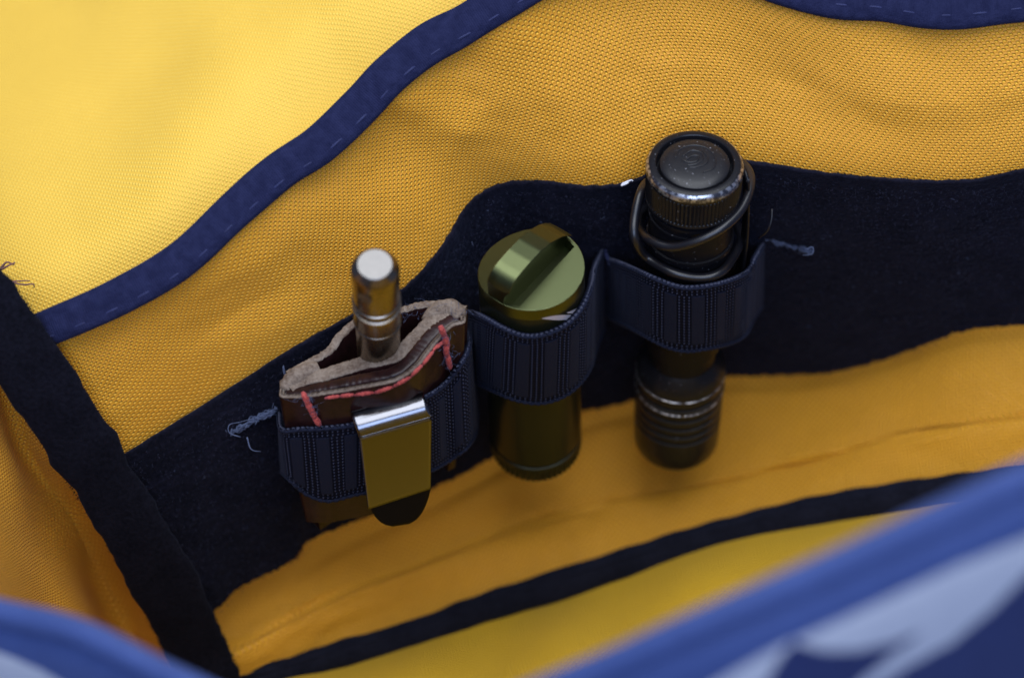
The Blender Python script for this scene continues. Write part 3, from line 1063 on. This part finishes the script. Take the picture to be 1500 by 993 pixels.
# ------------------------------------------------------------------ leather sheath
sh = thing('leather_sheath', P(560, 740, 20), 'dark brown leather sheath with rough pale edges, red stitching and a steel clip', 'sheath')
def ply(name, curve, thick, length, parent, n=120, jitter=.25, edge=None):
    """a bent leather ply: the curve is its outer face at the top edge, thickness goes back from it"""
    c = arcspline(np.array([P(x, y, -8 - (y - line_y(x)) * .167 + e) for x, y, e in curve]), n)
    t = unit(np.gradient(c, axis=0))
    nr = unit(np.cross(t, DOWN))
    if nr[n // 2].dot(-FWD) < 0:
        nr = -nr
    lift = smooth_noise((4, n), (16, 1), jitter * .6)[1] + smooth_noise((4, n), (n - 4, 1), jitter * .5)[1]
    lift = lift[:, None] * MM * -DOWN
    prof = []          # (offset back, down) closed loop: outer face down, inner face up
    rows_ = 14
    s = np.linspace(0, 1, rows_) ** 1.5 * length
    mid_c = (c[0] + c[-1]) / 2

    def taper(q):
        return ((mid_c - c) @ RGT)[:, None] * RGT * (.17 * (q / 50) ** 1.3)
    outer = [c + lift + DOWN * (.5 + q) * MM + taper(q) for q in s]
    rnd = [c + lift - nr * .25 * MM + DOWN * .12 * MM, c + lift - nr * .8 * MM, c + lift - nr * (thick - .8) * MM, c + lift - nr * (thick - .25) * MM + DOWN * .12 * MM]
    inner = [c + lift - nr * thick * MM + DOWN * (.5 + q) * MM + taper(q) for q in s]
    V = np.stack(outer[::-1] + rnd + inner)
    m = V.shape[0]
    F = gridfaces(m, n)
    # close the two ends
    idx = np.zeros(len(F), int)
    ro = np.repeat(np.arange(m - 1), n - 1)
    idx[(ro >= rows_ - 1) & (ro < rows_ + 4)] = 1
    Fl = F.tolist()
    for e in (0, n - 1):
        for i in range(m // 2 - 1):
            a, b = i, m - 1 - i
            f = [a * n + e, b * n + e, (b - 1) * n + e, (a + 1) * n + e]
            Fl.append(f if e == 0 else f[::-1])
    idx = np.concatenate([idx, np.zeros(len(Fl) - len(F), int)])
    return raw(name, V.reshape(-1, 3), Fl, [leather, edge or leather_edge], parent, mat_idx=idx)


ply('back_ply', [(424, 552, 0), (450, 536, 0), (485, 516, 0), (505, 492, 0), (525, 474, 0), (560, 462, 0), (600, 454, 0), (635, 447, 0), (660, 448, 0), (674, 458, 0)], 2.3, 56, sh)
ply('inner_front_ply', [(429, 572, 0), (438, 566, 0), (455, 561, 0), (490, 552, 0), (533, 539, 0), (577, 530, 0), (601, 517, 0), (622, 496, 0), (642, 476, 0), (660, 464, 0), (676, 464, 0)], 4.4, 50, sh, jitter=.16)
ply('middle_ply', [(416, 578, .4), (440, 577, .4), (470, 572, .4), (520, 562, .4), (577, 550, .4), (608, 530, .4), (634, 498, .4), (656, 478, .4), (674, 468, .4)], 3.4, 40, sh, jitter=.1, edge=leather)


def edge_lump(pts, r):
    q = arcspline(np.array([P(x, y, -8 - (y - line_y(x)) * .167 + 1.2) for x, y in pts]), 40)
    w = r * np.sin(np.linspace(.25, math.pi - .25, 40)) ** .5 + smooth_noise((4, 40), (14, 1), .12)[1]
    tube('worn_corner', q, w, leather_edge, sh, b=w * .9, k=12)


edge_lump([(417, 572), (425, 562), (440, 552), (468, 538)], 2.7)
edge_lump([(622, 472), (642, 458), (661, 453), (677, 465)], 2.6)
ply('outer_front_ply', OUTER, 1.3, 45, sh, n=160, jitter=.1)


def stitch(x0, y0, x1, y1, r=.44, lift=.55):
    q = []
    for t, e in ((-.05, -.9), (.2, .25), (.5, .45), (.8, .25), (1.05, -.9)):
        x, y = x0 + (x1 - x0) * t, y0 + (y1 - y0) * t
        q.append(P(x, y, sh_depth(x, y) - lift - e))
    p = catmull(np.array(q), 14)
    w = r * (.75 + .35 * np.sin(np.linspace(0, math.pi, 14))) + rng.normal(size=14) * .055
    return tube('stitch', p, w, red_thread, sh, k=8)


ST = [(477, 583, 497, 580), (500, 580, 518, 578), (522, 578, 546, 575), (550, 575, 574, 567), (578, 565, 600, 553), (603, 550, 618, 535), (620, 533, 634, 515), (635, 512, 650, 500)]
for q in ST:
    stitch(*q)
for q in ((444, 576, 452, 592), (449, 588, 458, 604), (455, 600, 462, 612), (460, 610, 468, 622)):
    stitch(*q, r=.72, lift=.9)
for q in ((645, 478, 652, 494), (650, 490, 656, 507), (653, 504, 654, 522), (655, 518, 659, 538)):
    stitch(*q, r=.72, lift=.9)
paths = []
for cx, cy, kx in ((448, 585, 6), (456, 602, 6), (652, 492, 7), (656, 515, 7), (657, 530, 5), (640, 450, 16), (668, 458, 6), (600, 458, 20)):
    for _ in range(14):
        x, y = cx + random.gauss(0, kx), cy + random.gauss(0, 5)
        if cy < 470:
            d0 = -8 - (y - line_y(x)) * .167 - 1.0
        else:
            d0 = sh_depth(x, y) - 1.6
        p = P(x, y, d0)
        paths.append(catmull(np.array([p, p + rng.normal(size=3) * .6 * MM, p + rng.normal(size=3) * 1.0 * MM]), 6))
joined_tubes('leather_fuzz', paths, .05, lint_white if False else fray_thread, sh, 3)['kind'] = 'stuff'

# steel clip: comes out of a slot in the leather, bends over and runs down the front of the elastic
def clip_edge(x0, y0, x1, y1, x2, y2):
    """from the slot, round the roll, then straight down parallel to the leather"""
    d0 = sh_depth(x0 + 4, y0 + 4) - 1.9
    rpx = (y1 - y0) / (math.sin(math.radians(75)) + math.sin(math.radians(45)))
    out = [P(x0, y0 + 4, d0 + 3.0)]
    for ph in np.radians(np.linspace(75, -45, 14)):
        y = y0 + rpx * (math.sin(math.radians(75)) - math.sin(ph))
        out.append(P(x0 + (x1 - x0) * (y - y0) / (y1 - y0), y, d0 - rpx * .1667 * (math.cos(ph) - math.cos(math.radians(75)))))
    d1 = d0 - rpx * .1667 * (math.cos(math.radians(45)) - math.cos(math.radians(75)))
    for t in (.25, .5, .75, 1):
        out.append(P(x1 + (x2 - x1) * t, y1 + (y2 - y1) * t, d1 + (y2 - y1) * t * .1667))
    return np.array(out), d1 + (y2 - y1) * .1667


el, dl = clip_edge(513, 603, 527, 643, 540, 746)
er, dr = clip_edge(619, 573, 632, 613, 631, 716)
a, b = catmull(el, 110), catmull(er, 110)
v = np.linspace(0, 1, 24)[:, None, None]
clipV = a[None] * (1 - v) + b[None] * v
o = sheet('clip', clipV, clip_metal, sh, .9)
# rounded lip at the clip end, its dark reflection painted as black
tg = []
for i in range(12):
    t = i / 11
    w = math.sqrt(max(0, 1 - (t * .98) ** 2)) ** .7
    xl, yl, xr, yr = 541 + t * 8, 738 + t * 37, 632 - t * 6, 708 + t * 55
    pl, pr = P(xl, yl, dl + .5 + (yl - 746) * .1667), P(xr, yr, dr + .5 + (yr - 716) * .1667)
    tg.append([(pl + pr) / 2 + (pl - pr) / 2 * w, (pl + pr) / 2 - (pl - pr) / 2 * w])
tg = np.array(tg)
v = np.linspace(0, 1, 14)[None, :, None]
sheet('clip_lip', tg[:, :1] * (1 - v) + tg[:, 1:] * v, lip_dark_reflection, o, 1.2)

# ------------------------------------------------------------------ penlight
pn = thing('penlight', AX_P.b, 'slim bare metal penlight with grooved rings standing in the leather sheath', 'penlight')
RP = 5.55
LP = AX_P.len


def groove(s):
    return [(s - .35, RP), (s - .2, RP - .3), (s + .3, RP - .3), (s + .45, RP)]


lathe('end_face', AX_P, [(0, .01), (0, 2), (0, 3.9), (.1, 4.05)], steel, pn, cap=False)
lathe('barrel', AX_P, [(.1, 4.05), (1.5, 5.2), (2.0, RP - .1), (2.4, RP)] + [(14.6, RP - .15), (14.8, RP + .15), (15.4, RP + .2), (15.7, RP - .45), (17.6, RP - .45), (17.9, RP + .15), (18.6, RP + .2), (18.9, RP - .1)]
      + [(24.6, RP - .1), (24.8, RP + .12), (25.4, RP + .12), (25.7, RP - .3), (LP + 14, RP - .3)], titan, pn)
th = np.linspace(0, 2 * math.pi, 40, endpoint=False)
c0 = AX_P.hit(534, 437, RP + .02)
e1 = AX_P.n
e2 = unit(np.cross(AX_P.n, c0 - (AX_P.a + AX_P.n * (c0 - AX_P.a).dot(AX_P.n))))
e3 = unit(np.cross(e1, e2))
e3 = e3 if e3.dot(-FWD) > 0 else -e3
hole = [[c0 + (e1 * math.cos(x) + e2 * math.sin(x)) * r * MM + e3 * z * MM for x in th] for r, z in ((1.9, .03), (1.6, .14), (1.25, .10), (.6, -.02), (.01, -.05))]
raw('lanyard_hole', np.array(hole).reshape(-1, 3), gridfaces(5, 40, 0, True), steel, pn)

# ------------------------------------------------------------------ lint fleck on the band
ln = thing('lint_fleck', P(918, 268, 11), 'white lint fleck at the top edge of the dark band left of the black flashlight', 'lint')
joined_tubes('fibre', [catmull(PL([(911, 270, 9), (917, 267, 8.5), (925, 264, 9), (927, 266, 9)]), 10), catmull(PL([(910, 272, 9), (918, 269, 8.5), (922, 266, 9)]), 8)], .3, lint_white, ln, 5)

# stray lint caught in the pile of the band
paths = []
for _ in range(46):
    i, j = rng.integers(4, 112), rng.integers(6, 412)
    p = bandV[i, j] + bn[i, j] * .35 * MM
    d = rng.normal(size=3)
    d = unit(d - bn[i, j] * d.dot(bn[i, j])) * random.uniform(.15, 1.1) * MM
    e = rng.normal(size=3) * .3 * MM
    paths.append(catmull(np.array([p, p + d * .5 + e, p + d]), 6))
joined_tubes('stray_lint', paths, .06, fray_thread, bag, 4)['kind'] = 'stuff'
